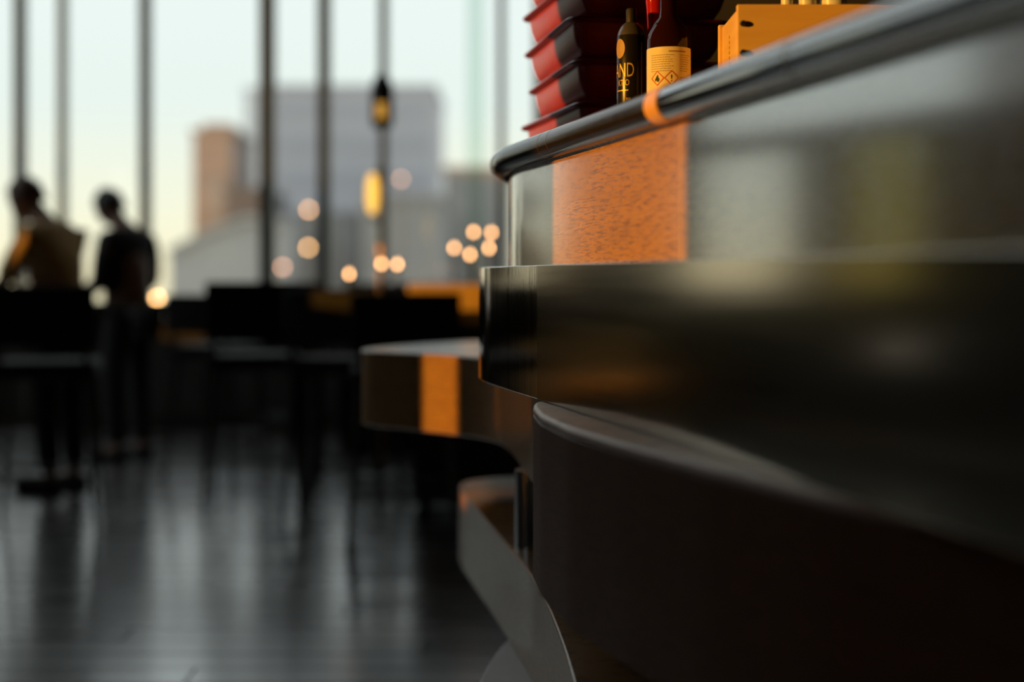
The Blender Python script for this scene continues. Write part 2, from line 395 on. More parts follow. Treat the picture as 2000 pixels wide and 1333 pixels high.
for i, t in enumerate(trays):
    j = random.uniform(-.006, .006)
    p = tcx + sidev*j + dirb*random.uniform(-.005, .005)
    t.location = (p.x, p.y, ZT + TP*i + .0005); t.rotation_euler = (0, 0, math.atan2(-dirb.x, dirb.y) + random.uniform(-.03, .03))
    tag(t, names[i], 'tray', 'red trays stacked on the bar')

def wrap(me_obj_verts, c, r, a_c):
    """flat (u, v) in metres -> cylinder of radius r, centred on angle a_c"""
    return [(c[0]+r*math.cos(a_c+u/r), c[1]+r*math.sin(a_c+u/r), c[2]+v) for u, v in me_obj_verts]
def text_geo(txt, size):
    cu = bpy.data.curves.new('t', 'FONT'); cu.body = txt; cu.size = size; cu.resolution_u = 3; cu.align_x = 'CENTER'
    o = bpy.data.objects.new('t', cu); COL.objects.link(o)
    dg = bpy.context.evaluated_depsgraph_get(); me = bpy.data.meshes.new_from_object(o.evaluated_get(dg))
    vs = [(v.co.x, v.co.y) for v in me.vertices]; fs = [tuple(p.vertices) for p in me.polygons]
    bpy.data.objects.remove(o); bpy.data.curves.remove(cu); bpy.data.meshes.remove(me); return vs, fs
def cyl_text(txt, size, c, r, ac, du, dv, name, m, parent, sx=1.):
    vs, fs = text_geo(txt, size); return MB().add(wrap([(u*sx+du, v+dv) for u, v in vs], c, r, ac), fs).build(name, m, parent)
def cyl_rect(mb, u0, u1, v0, v1, c, r, ac):
    n = max(1, int((u1-u0)/.004)); uv = [(u0+(u1-u0)*k/n, v) for v in (v0, v1) for k in range(n+1)]
    return mb.add(wrap(uv, c, r, ac), [(k, k+1, n+2+k, n+1+k) for k in range(n)])

# black can with gilt lettering
cd = 2.40; cx = wx(1233, cd); cr = .0245
can = root('spray_can', (cx, cd, ZT), 'slim black can with gold lettering beside the stacked red trays', 'can')
M_CAN = mat('black_can', (.028, .026, .026), .26, metal=.6)
M_CANT = mat('can_shoulder', (.16, .155, .18), .3, metal=.7)
M_GOLD = mat('gilt_print', (.62, .42, .12), .4, metal=.2)
vw = math.atan2(-cd, -cx)                      # angle that faces the camera
hb = .162
MB().lathe([(0, 0), (.0235, 0), (cr, .002), (cr, hb), (.0240, hb+.001), (0, hb+.001)], n=48).build('can_body', M_CAN, can, smooth=True)
MB().lathe([(.0240, hb+.0012), (.0222, hb+.008), (.017, hb+.018), (.012, hb+.023), (0, hb+.024)], n=40).build('can_shoulder', M_CANT, can, smooth=True)
mb = MB().lathe([(0, hb+.0241), (.009, hb+.0241), (.009, hb+.045), (.007, hb+.048), (0, hb+.048)], n=24).build('can_cap', M_DARK, can, smooth=True)
C = (0, 0, 0); rr = cr+.0003; toff = -.009
cyl_text('AND', .034, C, rr+.0002, vw, toff-.0065, .092, 'lettering', M_GOLD, can, .56)
cyl_text('KTIO', .0145, C, rr, vw, toff-.0055, .0775, 'lettering', M_GOLD, can, .68)
cyl_text('500', .007, C, rr, vw, toff+.004, .052, 'lettering', M_GOLD, can, .8)
mb = MB(); cyl_rect(mb, toff-.02, toff+.004, .0685, .0705, C, rr, vw); mb.build('printed_rule', M_GOLD, can)
ring = [(toff-.013 + .011*math.cos(2*PI*k/28), .140+.0165*math.sin(2*PI*k/28)) for k in range(28)]
MB().add(wrap(ring+[(toff-.013, .140)], C, rr+.0009, vw), [(k, (k+1) % 28, 28) for k in range(28)]).build('round_emblem', mat('dull_gilt', (.42, .26, .09), .5), can)
mb = MB(); cyl_rect(mb, .0185, .0192, .0, .150, C, rr, vw); mb.build('printed_rule', M_GOLD, can)

# bottle with hazard label
bd = 2.28; bx = wx(1306, bd); br = .0348
bot = root('amber_bottle', (bx, bd, ZT), 'dark amber bottle with cream hazard label on the bar', 'bottle')
M_AMB = mat('dark_amber_glass', (.018, .004, .003), .07, spec=.3)
prof = [(0, 0), (.033, 0), (br, .004), (br, .135), (.033, .145), (.026, .160), (.0165, .172), (.014, .182), (.0135, .205), (.0, .205)]
MB().lathe(prof, n=56).build('bottle_body', M_AMB, bot, smooth=True)
MB().lathe([(0, .2055), (.0155, .2055), (.0155, .225), (.014, .227), (0, .227)], n=28).build('bottle_cap', M_DARK, bot, smooth=True)
M_LAB = noise_mat('cream_label', (.74, .66, .47), (.78, .70, .52), (60, 60, 60), rough=.6)
M_INK = mat('label_ink', (.34, .27, .17), .7); M_HRED = mat('hazard_red', (.62, .10, .04), .6); M_HBLK = mat('hazard_black', (.015, .03, .02), .7)
vb = math.atan2(-bd, -bx); lr = br+.0004; lw = .0525; lt = .121; lb = .02
n = 40; cr_ = .004
lv = []
for k in range(n+1):
    u = -lw + 2*lw*k/n; e_ = max(0, abs(u)-(lw-cr_)); ct = cr_ - math.sqrt(max(0, cr_*cr_-e_*e_)); lv += [(u, lb+ct), (u, lt-ct)]
lab = MB().add(wrap(lv, C, lr, vb), [(2*k, 2*k+2, 2*k+3, 2*k+1) for k in range(n)]).build('label', M_LAB, bot, smooth=True)
lr2 = lr+.0003
rnd = random.Random(3)
mb = MB()
cyl_rect(mb, .0, .030, lt-.0085, lt-.0062, C, lr2, vb)
for blk0, blk1 in ((-.031, .010), (.019, .042)):
    for i in range(13):
        v = lt-.0135-.0036*i
        if (blk1 > .03 and i in (8, 9)) or (blk1 < .03 and i > 7): continue
        u = blk0
        end = blk1 - rnd.uniform(0, .008)
        while u < end-.002:
            wl_ = rnd.uniform(.002, .006); cyl_rect(mb, u, min(u+wl_, end), v, v+.0011, C, lr2, vb); u += wl_+.0009
mb.build('fine_print', M_INK, lab)
def diamond(uc, vc, s, inner):
    mb = MB(); o = [(uc, vc-s), (uc+s, vc), (uc, vc+s), (uc-s, vc)]; i_ = [(uc, vc-s+inner), (uc+s-inner, vc), (uc, vc+s-inner), (uc-s+inner, vc)]
    def dense(p): return [(p[k][0]+(p[(k+1) % 4][0]-p[k][0])*j/8, p[k][1]+(p[(k+1) % 4][1]-p[k][1])*j/8) for k in range(4) for j in range(8)]
    mb.add(wrap(dense(o)+dense(i_), C, lr2+.0002, vb), [(k, (k+1) % 32, 32+(k+1) % 32, 32+k) for k in range(32)]); return mb
hv = .0715
for uc in (-.0190, .0045):
    h = diamond(uc, hv, .0122, .0020).build('hazard_diamond', M_HRED, lab)
fl_ = [(0, -.0050), (.0026, -.0048), (.0036, -.0018), (.0026, .0008), (.0022, -.0004), (.0010, .0052), (-.0012, .0026), (-.0024, .0004), (-.0036, -.0016), (-.0026, -.0048), (-.0008, -.0024)]
MB().add(wrap([(-.0190+u*1.15, hv+v*1.15) for u, v in fl_], C, lr2, vb), [tuple(range(len(fl_)))]).build('flame_symbol', M_HBLK, lab)
cyl_text('!', .0155, C, lr2, vb, .0045, hv-.0056, 'exclamation_mark', M_HBLK, lab)

# red glass bottle behind, only its neck shows
rd = 2.43; rx = wx(1280, rd)
rb = root('red_glass_bottle', (rx, rd, ZT), 'red glass bottle whose glowing neck rises behind the labelled bottle', 'bottle')
M_RG = mat('red_glass', (.55, .015, .006), .06, trans=.35, spec=.6)
MB().lathe([(0, 0), (.026, 0), (.028, .004), (.028, .09), (.022, .11), (.0085, .128), (.0095, .15), (.0125, .168), (.014, .19), (.0155, .22), (.0165, .226), (.0165, .236), (.0, .236)], n=40).build('bottle_body', M_RG, rb, smooth=True)
MB().lathe([(0, .2365), (.009, .2365), (.0095, .255), (0, .256)], n=20).build('stopper', M_DARK, rb, smooth=True)

# little amber jar between
jd = 2.38; jx = wx(1322, jd)
jr = root('amber_jar', (jx, jd, ZT), 'small amber jar with a red glint just behind the labelled bottle', 'jar')
MB().lathe([(0, 0), (.016, 0), (.017, .003), (.017, .138), (.013, .146), (0, .147)], n=28).build('jar_body', mat('brown_glass', (.16, .045, .012), .12, spec=.6), jr, smooth=True)
MB().lathe([(0, .1475), (.012, .1475), (.012, .160), (0, .161)], n=20).build('lid', M_DARK, jr, smooth=True)

# wooden crate with bolts
kd = 2.12; kx0 = wx(1440, kd); kw = .26; kh = wz(8, kd)-ZT
crate = root('wooden_crate', (kx0+kw/2, kd+.08, ZT), 'pale plywood crate with dark bolts standing near the rail', 'crate')
M_PLY = noise_mat('pale_plywood', (.72, .46, .17), (.80, .54, .22), (6, 6, 60), rough=.5, bump=.05)
KR = (kx0+kw/2, kd+.08, ZT); th = .012
def kb(name, x0, x1, y0, y1, z0, z1, m=M_PLY, bev=.0018): return MB().box(x0, x1, y0, y1, z0, z1).build(name, m, crate, bevel=bev, world=KR)
kb('front_board', kx0, kx0+kw, kd, kd+th, ZT, ZT+kh)
kb('side_board', kx0-.0005, kx0+th, kd+th+.0003, kd+.148, ZT, ZT+kh-.008)
kb('side_board', kx0+kw-th, kx0+kw+.0005, kd+th+.0003, kd+.148, ZT, ZT+kh-.008)
kb('back_board', kx0-.006, kx0+kw, kd+.1483, kd+.16, ZT, ZT+kh-.004)
kb('bottom_board', kx0+th, kx0+kw-th, kd+th, kd+.148, ZT+.002, ZT+.010)
M_BOLT = mat('dark_bolt', (.05, .055, .05), .35, metal=.8)
for bxp in (wx(1451, kd), kx0+kw-.010):
    for py in (46, 103):
        c = Vector((bxp, kd, wz(py, kd)))
        mb = MB().tube([c, c+Vector((0, -.004, 0)), c+Vector((0, -.0062, 0))], [.0048, .0046, .003], 16); mb.build('bolt', M_BOLT, crate, smooth=True, world=KR)
mb = MB()
for i in range(9): mb.box(kx0-.0009, kx0-.0006, kd+.07, kd+.075, ZT+.06+.008*i, ZT+.065+.008*i)
mb.build('stamped_marks', mat('stamp_ink', (.30, .16, .05), .7), crate, world=KR)
for i, (px, hh, rr_, lb_) in enumerate(((1537, .176, .010, 'leftmost'), (1577, .178, .015, 'middle'), (1628, .177, .022, 'rightmost'))):
    d = kd+.08; g = root('white_jar', (wx(px, d), d, ZT+.0105), '%s of three white jars poking out of the plywood crate' % lb_, 'jar', 'white jars in the crate')
    MB().lathe([(0, 0), (rr_*.95, 0), (rr_, .003), (rr_, hh-.02), (rr_*.9, hh-.016), (0, hh-.015)], n=24).build('jar_body', mat('white_glaze', (.7, .68, .66), .3), g, smooth=True)
    MB().lathe([(0, hh-.0148), (rr_*.92, hh-.0148), (rr_*.92, hh), (0, hh+.001)], n=24).build('lid', mat('white_glaze', (.7, .68, .66), .3), g, smooth=True)

# ------------------------------------------------------------------ people
def skin(name, nodes, edges, m, parent, sub=2):
    """nodes: {key: (x, y, z, r)}; first key is the root"""
    keys = list(nodes); me = bpy.data.meshes.new(name)
    me.from_pydata([nodes[k][:3] for k in keys], [(keys.index(a), keys.index(b)) for a, b in edges], [])
    o = bpy.data.objects.new(name, me); COL.objects.link(o)
    md = o.modifiers.new('s', 'SKIN'); md.use_smooth_shade = True
    sv = me.skin_vertices[0].data if me.skin_vertices else None
    if sv is None:
        bm = bmesh.new(); bm.from_mesh(me); bm.verts.layers.skin.verify(); bm.to_mesh(me); bm.free(); sv = me.skin_vertices[0].data
    for i, k in enumerate(keys):
        r = nodes[k][3]; sv[i].radius = r if isinstance(r, tuple) else (r, r); sv[i].use_root = (i == 0)
    ss = o.modifiers.new('d', 'SUBSURF'); ss.levels = sub; ss.render_levels = sub
    dg = bpy.context.evaluated_depsgraph_get(); me2 = bpy.data.meshes.new_from_object(o.evaluated_get(dg))
    bpy.data.objects.remove(o); bpy.data.meshes.remove(me)
    me2.name = name; me2.materials.clear(); me2.materials.append(m)
    me2.polygons.foreach_set('use_smooth', [True]*len(me2.polygons))
    return link(bpy.data.objects.new(name, me2), parent)
def head_mesh(name, m, parent, c, pitch, sc=1.):
    """head facing +x, bent down by pitch; c = centre of the skull"""
    bm = bmesh.new(); bmesh.ops.create_uvsphere(bm, u_segments=36, v_segments=28, radius=1)
    for v in bm.verts:
        x, y, z = v.co
        X = x*.104; Y = y*.082; Z = z*.124
        if z < -.1:                                   # jaw narrows and comes forward
            t = (-z-.1)/.9; Y *= 1-.32*t; X = X*(1-.22*t) + .022*t
            if x < 0: X *= 1-.35*t
        if x > 0:
            X -= .012*max(0, 1-abs(z-.05)/.12)*max(0, 1-abs(abs(y)-.38)/.3)   # eye sockets
            n = max(0, 1-abs(y)/.17)*max(0, 1-abs(z+.18)/.26); X += .026*n*max(0, x)  # nose
            X += .006*max(0, 1-abs(y)/.35)*max(0, 1-abs(z+.52)/.08)*x                  # lips
            X += .008*max(0, 1-abs(y)/.3)*max(0, 1-abs(z+.85)/.2)                      # chin
        v.co = Vector((X, Y, Z))*sc
    R = Matrix.Translation(c) @ Matrix.Rotation(pitch, 4, 'Y')
    bmesh.ops.transform(bm, matrix=R, verts=bm.verts)
    me = bpy.data.meshes.new(name); bm.to_mesh(me); bm.free(); me.materials.append(m)
    me.polygons.foreach_set('use_smooth', [True]*len(me.polygons))
    o = link(bpy.data.objects.new(name, me), parent)
    return o, R
def hair_mesh(m, parent, R, sc=1., back=-.25):
    bm = bmesh.new(); bmesh.ops.create_uvsphere(bm, u_segments=36, v_segments=28, radius=1)
    dead = [v for v in bm.verts if v.co.z < (.42*v.co.x + back + .55*max(0, v.co.x))]
    bmesh.ops.delete(bm, geom=dead, context='VERTS')
    for v in bm.verts:
        x, y, z = v.co; wv = 1 + .03*math.sin(9*y+4*x)*math.cos(7*z)
        v.co = Vector((x*.113, y*.090, z*.134))*sc*wv
    bmesh.ops.transform(bm, matrix=R, verts=bm.verts)
    me = bpy.data.meshes.new('hair'); bm.to_mesh(me); bm.free(); me.materials.append(m)
    me.polygons.foreach_set('use_smooth', [True]*len(me.polygons))
    o = link(bpy.data.objects.new('hair', me), parent); sd = o.modifiers.new('t', 'SOLIDIFY'); sd.thickness = .006; sd.offset = -1
    return o
def ears(m, parent, R, sc=1.):
    for s in (-1, 1):
        mb = MB(); rings = []
        mb.lathe([(0, -.004), (.020, -.003), (.027, .002), (.022, .007), (.010, .004), (0, .003)], n=18)
        T = R @ Matrix.Translation(Vector((-.008, s*.078, -.012))*sc) @ Matrix.Rotation(-s*PI/2*.82, 4, 'X') @ Matrix.Diagonal((.75*sc, 1.15*sc, sc, 1))
        mb.v = [tuple(T @ Vector(v)) for v in mb.v]; mb.build('ear', m, parent, smooth=True)
def person(loc, rz, label, shirt, trousers, hairm, skinm, P, group=None, sc=1.):
    r = root('person', loc, label, 'person', group, rz=rz); r.scale = (sc,)*3
    J = P
    body = dict(pelvis=(0, 0, .95, (.15, .11)), waist=(*J['waist'], (.15, .12)), chest=(*J['chest'], (.165, .135)), neckb=(*J['neckb'], .07), neck=(*J['neck'], .056), skull=(*J['skull'], .05))
    ed = [('pelvis', 'waist'), ('waist', 'chest'), ('chest', 'neckb'), ('neckb', 'neck'), ('neck', 'skull')]
    tr = {}; te = []
    sh = {k: body[k] for k in ('waist', 'chest', 'neckb')}; sh = dict(chest=sh['chest'], waist=sh['waist'], hem=(0, 0, .90, (.165, .125)), neckb=(*J['neckb'], .072)); she = [('chest', 'waist'), ('waist', 'hem'), ('chest', 'neckb')]
    for s, k in ((-1, 'R'), (1, 'L')):
        so_, el, wr, hd = J['sho'+k], J['elb'+k], J['wri'+k], J['hand'+k]
        body.update({'s'+k: (*so_, .058), 'e'+k: (*el, .042), 'w'+k: (*wr, .028), 'p'+k: (*hd, (.040, .018))})
        ed += [('chest', 's'+k), ('s'+k, 'e'+k), ('e'+k, 'w'+k), ('w'+k, 'p'+k)]
        mid = tuple(a+(b-a)*J.get('sleeve', .9) for a, b in zip(so_, el))
        sh.update({'s'+k: (*so_, .075), 'm'+k: (*mid, .060)}); she += [('chest', 's'+k), ('s'+k, 'm'+k)]
        if J.get('long'):
            m2 = tuple(a+(b-a)*.85 for a, b in zip(el, wr)); sh['x'+k] = (*m2, .042); she.append(('m'+k, 'x'+k))
        hip = (0, s*.095, .90); kn = (.015, s*.11, .50); an = (-.02, s*.11, .08); toe = (.13, s*.125, .035)
        body.update({'h'+k: (*hip, .088), 'k'+k: (*kn, .056), 'a'+k: (*an, .038), 't'+k: (*toe, .034)})
        ed += [('pelvis', 'h'+k), ('h'+k, 'k'+k), ('k'+k, 'a'+k), ('a'+k, 't'+k)]
        tr.update({'h'+k: (*hip, .104), 'k'+k: (*kn, .076), 'c'+k: (-.015, s*.11, .10, .062)}); te += [('h'+k, 'k'+k), ('k'+k, 'c'+k)]
        # fingers rooted in the palm
        d = (Vector(hd)-Vector(wr)).normalized(); side = d.cross(Vector((0, 0, 1))).normalized(); dn = side.cross(d)
        for i, ln in enumerate((.062, .072, .068, .052)):
            b0 = Vector(hd) + side*(.026-.0175*i)*1.0; b1 = b0 + d*(ln*.62) + dn*(-.008); b2 = b1 + (d*.75-dn*.65).normalized()*ln*.55
            body.update({'f%s%d0' % (k, i): (*b0, .0105), 'f%s%d1' % (k, i): (*b1, .0092), 'f%s%d2' % (k, i): (*b2, .0078)})
            ed += [('p'+k, 'f%s%d0' % (k, i)), ('f%s%d0' % (k, i), 'f%s%d1' % (k, i)), ('f%s%d1' % (k, i), 'f%s%d2' % (k, i))]
        t0 = Vector(wr).lerp(Vector(hd), .45) + side*(.034*(1 if k == 'R' else -1)); t1 = t0 + (d*.7+side*(.6 if k == 'R' else -.6)).normalized()*.04; t2 = t1 + d*.032
        body.update({'u%s0' % k: (*t0, .012), 'u%s1' % k: (*t1, .0105), 'u%s2' % k: (*t2, .0088)}); ed += [('p'+k, 'u%s0' % k), ('u%s0' % k, 'u%s1' % k), ('u%s1' % k, 'u%s2' % k)]
        mb = MB(); sh_ = [(an[0]-.06, s*.11-.045), (an[0]-.03, s*.11-.05), (toe[0]-.02, s*.115-.052), (toe[0]+.06, s*.12-.035), (toe[0]+.075, s*.12), (toe[0]+.05, s*.12+.04), (toe[0]-.03, s*.115+.05), (an[0]-.04, s*.11+.045), (an[0]-.065, s*.11+.02)]
        c2 = chaikin(sh_, 1); mb.prism([(p[0], p[1]) for p in c2], 0, .075); mb.build('shoe', M_BLACK, r, smooth=True, bevel=.02, seg=3)
    skin('body', body, ed, skinm, r)
    tr = dict(seat=(0, 0, .93, (.165, .125)), **tr); te = [('seat', 'hR'), ('seat', 'hL')] + te
    skin('trousers', tr, te, trousers, r); skin('shirt', sh, she, shirt, r)
    _, R = head_mesh('head', skinm, r, Vector(J['headc']), J['pitch'], 1.0)
    ears(skinm, r, R); hair_mesh(hairm, r, R, 1.0, J.get('hairback', -.25))
    return r
M_SKIN1 = mat('warm_skin', (.36, .17, .10), .55); M_SKIN2 = mat('tan_skin', (.20, .10, .065), .55)
M_KHAKI = noise_mat('khaki_cotton', (.56, .36, .13), (.64, .42, .16), (18, 18, 18), rough=.85)
M_HBROWN = noise_mat('brown_hair', (.075, .022, .008), (.11, .035, .013), (90, 90, 20), rough=.5)
M_HBLACK = noise_mat('black_hair', (.006, .006, .006), (.012, .011, .010), (90, 90, 20), rough=.5)
pose1 = dict(waist=(.01, 0, 1.14), chest=(.05, 0, 1.33), neckb=(.11, 0, 1.475), neck=(.155, 0, 1.53), skull=(.19, 0, 1.58), headc=(.225, 0, 1.605), pitch=.50,
             shoR=(.06, -.19, 1.385), elbR=(.16, -.24, 1.12), wriR=(.40, -.15, 1.10), handR=(.49, -.12, 1.09),
             shoL=(.06, .19, 1.385), elbL=(.18, .25, 1.13), wriL=(.42, .14, 1.08), handL=(.51, .11, 1.07), sleeve=.95, long=False, hairback=-.12)
person((wx(118, 7.7), 7.7, 0), PI-.35, 'person with brown hair in a khaki shirt, head bent, near the left edge', M_KHAKI, M_BLACK, M_HBROWN, M_SKIN1, pose1, 'two people standing by the window', .99)
pose2 = dict(waist=(0, 0, 1.14), chest=(.01, 0, 1.33), neckb=(.05, 0, 1.47), neck=(.10, 0, 1.53), skull=(.14, 0, 1.585), headc=(.175, 0, 1.610), pitch=.62,
             shoR=(.01, -.18, 1.385), elbR=(.02, -.22, 1.10), wriR=(.25, -.12, 1.10), handR=(.33, -.08, 1.11),
             shoL=(.01, .18, 1.385), elbL=(.03, .22, 1.10), wriL=(.26, .11, 1.09), handL=(.34, .07, 1.10), sleeve=.95, long=True, hairback=-.15)
person((wx(252, 9.0), 9.0, 0), PI-.55, 'person with black hair in black clothes, head bent, beside the window mullion', M_BLACK, M_BLACK, M_HBLACK, M_SKIN2, pose2, 'two people standing by the window')

# ------------------------------------------------------------------ furniture in the room behind
def chair(loc, rz, label, seat=.74, back=1.12, wd=.44, group='dark high chairs in the room'):
    r = root('high_chair', loc, label, 'chair', group, rz=rz)
    h = wd/2
    MB().box(-h, h, -h, h, seat-.05, seat+.03).build('seat', M_BLACK, r, bevel=.02)
    c = MB(); vs = []
    for i in range(9):
        a = (i/8-.5)*1.3; vs.append((h*1.02*math.sin(a)/math.sin(.65), h-.02+.05*math.cos(a)))
    inner = [(x*.93, y-.045) for x, y in vs]
    c.prism(vs+inner[::-1], seat+.10, back); c.build('backrest', M_BLACK, r, smooth=True, bevel=.012)
    for s in (-1, 1):
        MB().tube([(s*(h-.04), h-.02, seat-.02), (s*(h-.04), h+.01, seat+.16)], .014, 10).build('back_post', M_BWOOD, r, smooth=True)
        for t in (-1, 1):
            MB().tube([(s*(h-.04), t*(h-.04), seat-.05), (s*(h+.01), t*(h+.01), 0)], [.017, .012], 10).build('leg', M_BWOOD, r, smooth=True)
    for t in (-1, 1):
        MB().tube([(-h+.015, t*(h-.012), .24), (h-.015, t*(h-.012), .24)], .009, 8).build('stretcher', M_BWOOD, r, smooth=True)
    return r
def table(loc, label, w, l, h, rz=0., m=M_BWOOD, group='dark tables in the room'):
    r = root('dining_table', loc, label, 'table', group, rz=rz)
    MB().box(-w/2, w/2, -l/2, l/2, h-.045, h).build('tabletop', m, r, bevel=.004)
    MB().box(-w/2+.05, w/2-.05, -l/2+.05, l/2-.05, h-.12, h-.0455).build('apron', M_BWOOD, r)
    for s in (-1, 1):
        for t in (-1, 1): MB().box(s*(w/2-.08)-.03, s*(w/2-.08)+.03, t*(l/2-.08)-.03, t*(l/2-.08)+.03, 0, h-.12).build('leg', M_BWOOD, r, bevel=.004)
    return r
chair((wx(95, 6.7), 6.7, 0), PI+.2, 'black high chair in front of the person in khaki', back=1.12, wd=.46)
chair((wx(425, 8.3), 8.3, 0), PI-.3, 'low-backed black high chair nearest the sloping grey roof outside', back=1.06, wd=.42)
chair((wx(500, 7.3), 7.3, 0), PI+.1, 'broad black high chair in front of the widest dark mullion', back=1.135, wd=.46)
chair((wx(560, 9.3), 9.3, 0), .2+PI, 'black high chair between the broad chair and the dark table', back=1.13, wd=.42)
chair((wx(672, 7.0), 7.0, 0), PI-.15, 'black high chair pushed up to the dark table, before the lamp pole', back=1.10, wd=.46)
chair((wx(790, 6.2), 6.2, 0), PI+.1, 'black high chair pushed up to the dark table, nearest the wooden slab', back=1.09, wd=.46)
table((wx(805, 8.0), 8.0, 0), 'long dark high table behind the chairs, carrying the tea lights', 1.30, .75, 1.04)
table((-3.30, 7.75, 0), 'dark table the person in khaki leans over, at the picture edge', .75, .8, 1.0)
bb = root('booth_bench', (-.36, 9.75, 0), 'high solid black booth bench behind the candlelit table', 'bench')
MB().box(-.78, .72, -.30, .30, .0, .10).build('plinth', M_BWOOD, bb)
MB().box(-.80, .74, -.32, .32, .101, .44).build('seat_base', M_BLACK, bb, bevel=.01)
for k in range(3): MB().box(-.80+.514*k, -.80+.514*(k+1)-.006, -.30, .12, .441, .54).build('seat_cushion', M_BLACK, bb, bevel=.02)
for k in range(3): MB().box(-.80+.514*k, -.80+.514*(k+1)-.006, .13, .32, .445, 1.12).build('backrest', M_BLACK, bb, bevel=.02)
# sunlit oak sideboard end behind the table
sb = root('oak_sideboard', (wx(905, 7.1), 7.1, 0), 'oak serving cabinet with a sunlit top edge behind the steel band', 'cabinet')
MB().box(-.24, .30, -.2, .2, .06, .995).build('cabinet_body', M_BWOOD, sb, bevel=.004)
MB().box(-.26, .32, -.22, .22, .996, 1.125).build('cabinet_top', noise_mat('sunlit_oak', (.62, .40, .13), (.68, .45, .16), (5, 5, 50), rough=.5), sb, bevel=.006)
for s in (-1, 1):
    for t in (-1, 1): MB().box(.03+s*.22-.02, .03+s*.22+.02, t*.16-.02, t*.16+.02, 0, .06).build('foot', M_BWOOD, sb)
bn = root('reflection_bench', (-4.2, 9.0, 0), 'unseen oak bench added for its sunlit reflection in the steel band', 'bench')  # out-of-frame bench added to give the steel an orange reflection
MB().box(-.55, .55, -.2, .2, .40, .46).build('seat', MATS['sunlit_oak'], bn, bevel=.005, seg=1)
for s in (-1, 1): MB().box(s*.48-.035, s*.48+.035, -.17, .17, 0, .40).build('leg', MATS['sunlit_oak'], bn, bevel=.004, seg=1)
MB().box(-.55, .55, .17, .21, .50, .78).build('backrest', MATS['sunlit_oak'], bn, bevel=.005, seg=1)
for s in (-1, 1): MB().box(s*.40-.02, s*.40+.02, .21, .24, .42, .76).build('back_post', MATS['sunlit_oak'], bn)
# tea lights
def glow(name, c, s): return mat(name, (.8, .5, .25), .5, emit=c, estr=s)
M_TEA = glow('candle_flame', (1, .50, .20), 13)
M_CUP = mat('candle_glass', (.30, .16, .08), .15, trans=.3)
def tealight(px, py, d, label, zsup, cat='candle'):
    z = wz(py, d); r = root('candle_holder', (wx(px, d), d, zsup), label, cat, 'tea lights glowing in the room')
    hz = z - zsup
    MB().lathe([(0, 0), (.030, 0), (.032, .003), (.010, .008), (.008, max(.012, hz-.03)), (.022, max(.014, hz-.026)), (.024, max(.02, hz-.012)), (.020, max(.02, hz-.014)), (0, max(.016, hz-.022))], n=18).build('holder', M_CUP, r, smooth=True)
    MB().lathe([(0, hz-.020), (.008, hz-.012), (.0105, hz-.002), (.006, hz+.010), (0, hz+.022)], n=12).build('flame', M_TEA, r, smooth=True)
TT = 1.04
for px, py, d, l in ((887, 485, 8.2, 'leftmost tea light of the cluster beside the steel band'), (925, 454, 8.15, 'upper left tea light of the cluster beside the steel band'),
                     (960, 455, 8.2, 'upper right tea light of the cluster beside the bar panel'), (955, 485, 7.9, 'middle tea light under the two highest ones'),
                     (918, 498, 7.85, 'lowest tea light of the cluster, just above the steel band')):
    tealight(px, py, d, l, TT)
for px, py, d, l in ((745, 516, 7.9, 'left tea light of the pair at the foot of the lamp pole'), (776, 517, 7.9, 'right tea light of the pair at the foot of the lamp pole'), (682, 536, 7.85, 'reddish tea light alone at the left end of the table')):
    tealight(px, py, d, l, TT)
# lantern lamp on a brass pole
ld = 8.3; lx = wx(746, ld)
lp = root('floor_lamp', (lx, ld, 0), 'tall brass pole lamp with a dark lantern head before the grey tower', 'lamp')
M_BR = noise_mat('aged_brass', (.20, .13, .035), (.32, .20, .05), (20, 20, 6), rough=.3, metal=.9)
MB().lathe([(0, 0), (.16, 0), (.165, .012), (.03, .03), (.02, .06), (0, .06)], n=28).build('base', M_BWOOD, lp, smooth=True)
MB().lathe([(.020, .061), (.020, 1.30), (.030, 1.31), (.030, 1.36), (.022, 1.37), (.022, 1.72), (.032, 1.73), (.032, 1.80), (.016, 1.82), (.016, 2.03)], n=20).build('pole', M_BR, lp, smooth=True)
MB().lathe([(0, 2.031), (.05, 2.031), (.066, 2.06), (.066, 2.27), (.04, 2.33), (.012, 2.36), (0, 2.36)], n=6).build('lantern_head', M_DARK, lp)
M_YEL = glow('yellow_glow', (1, .55, .09), 1.5)
MB().lathe([(0, 1.525), (.02, 1.535), (.034, 1.60), (.034, 1.70), (.02, 1.755), (0, 1.765)], (-.055, -.02, 0), n=20).build('lamp_globe', M_YEL, lp, smooth=True)
MB().box(-.03, .03, -.075, -.066, 2.08, 2.17).build('lantern_pane', glow('lantern_glow', (1, .5, .08), .55), lp)
MB().tube([(-.055, -.02, 1.53), (-.055, -.02, 1.50), (-.02, 0, 1.48), (0, 0, 1.48)], .008, 10).build('bracket', M_BR, lp, smooth=True)

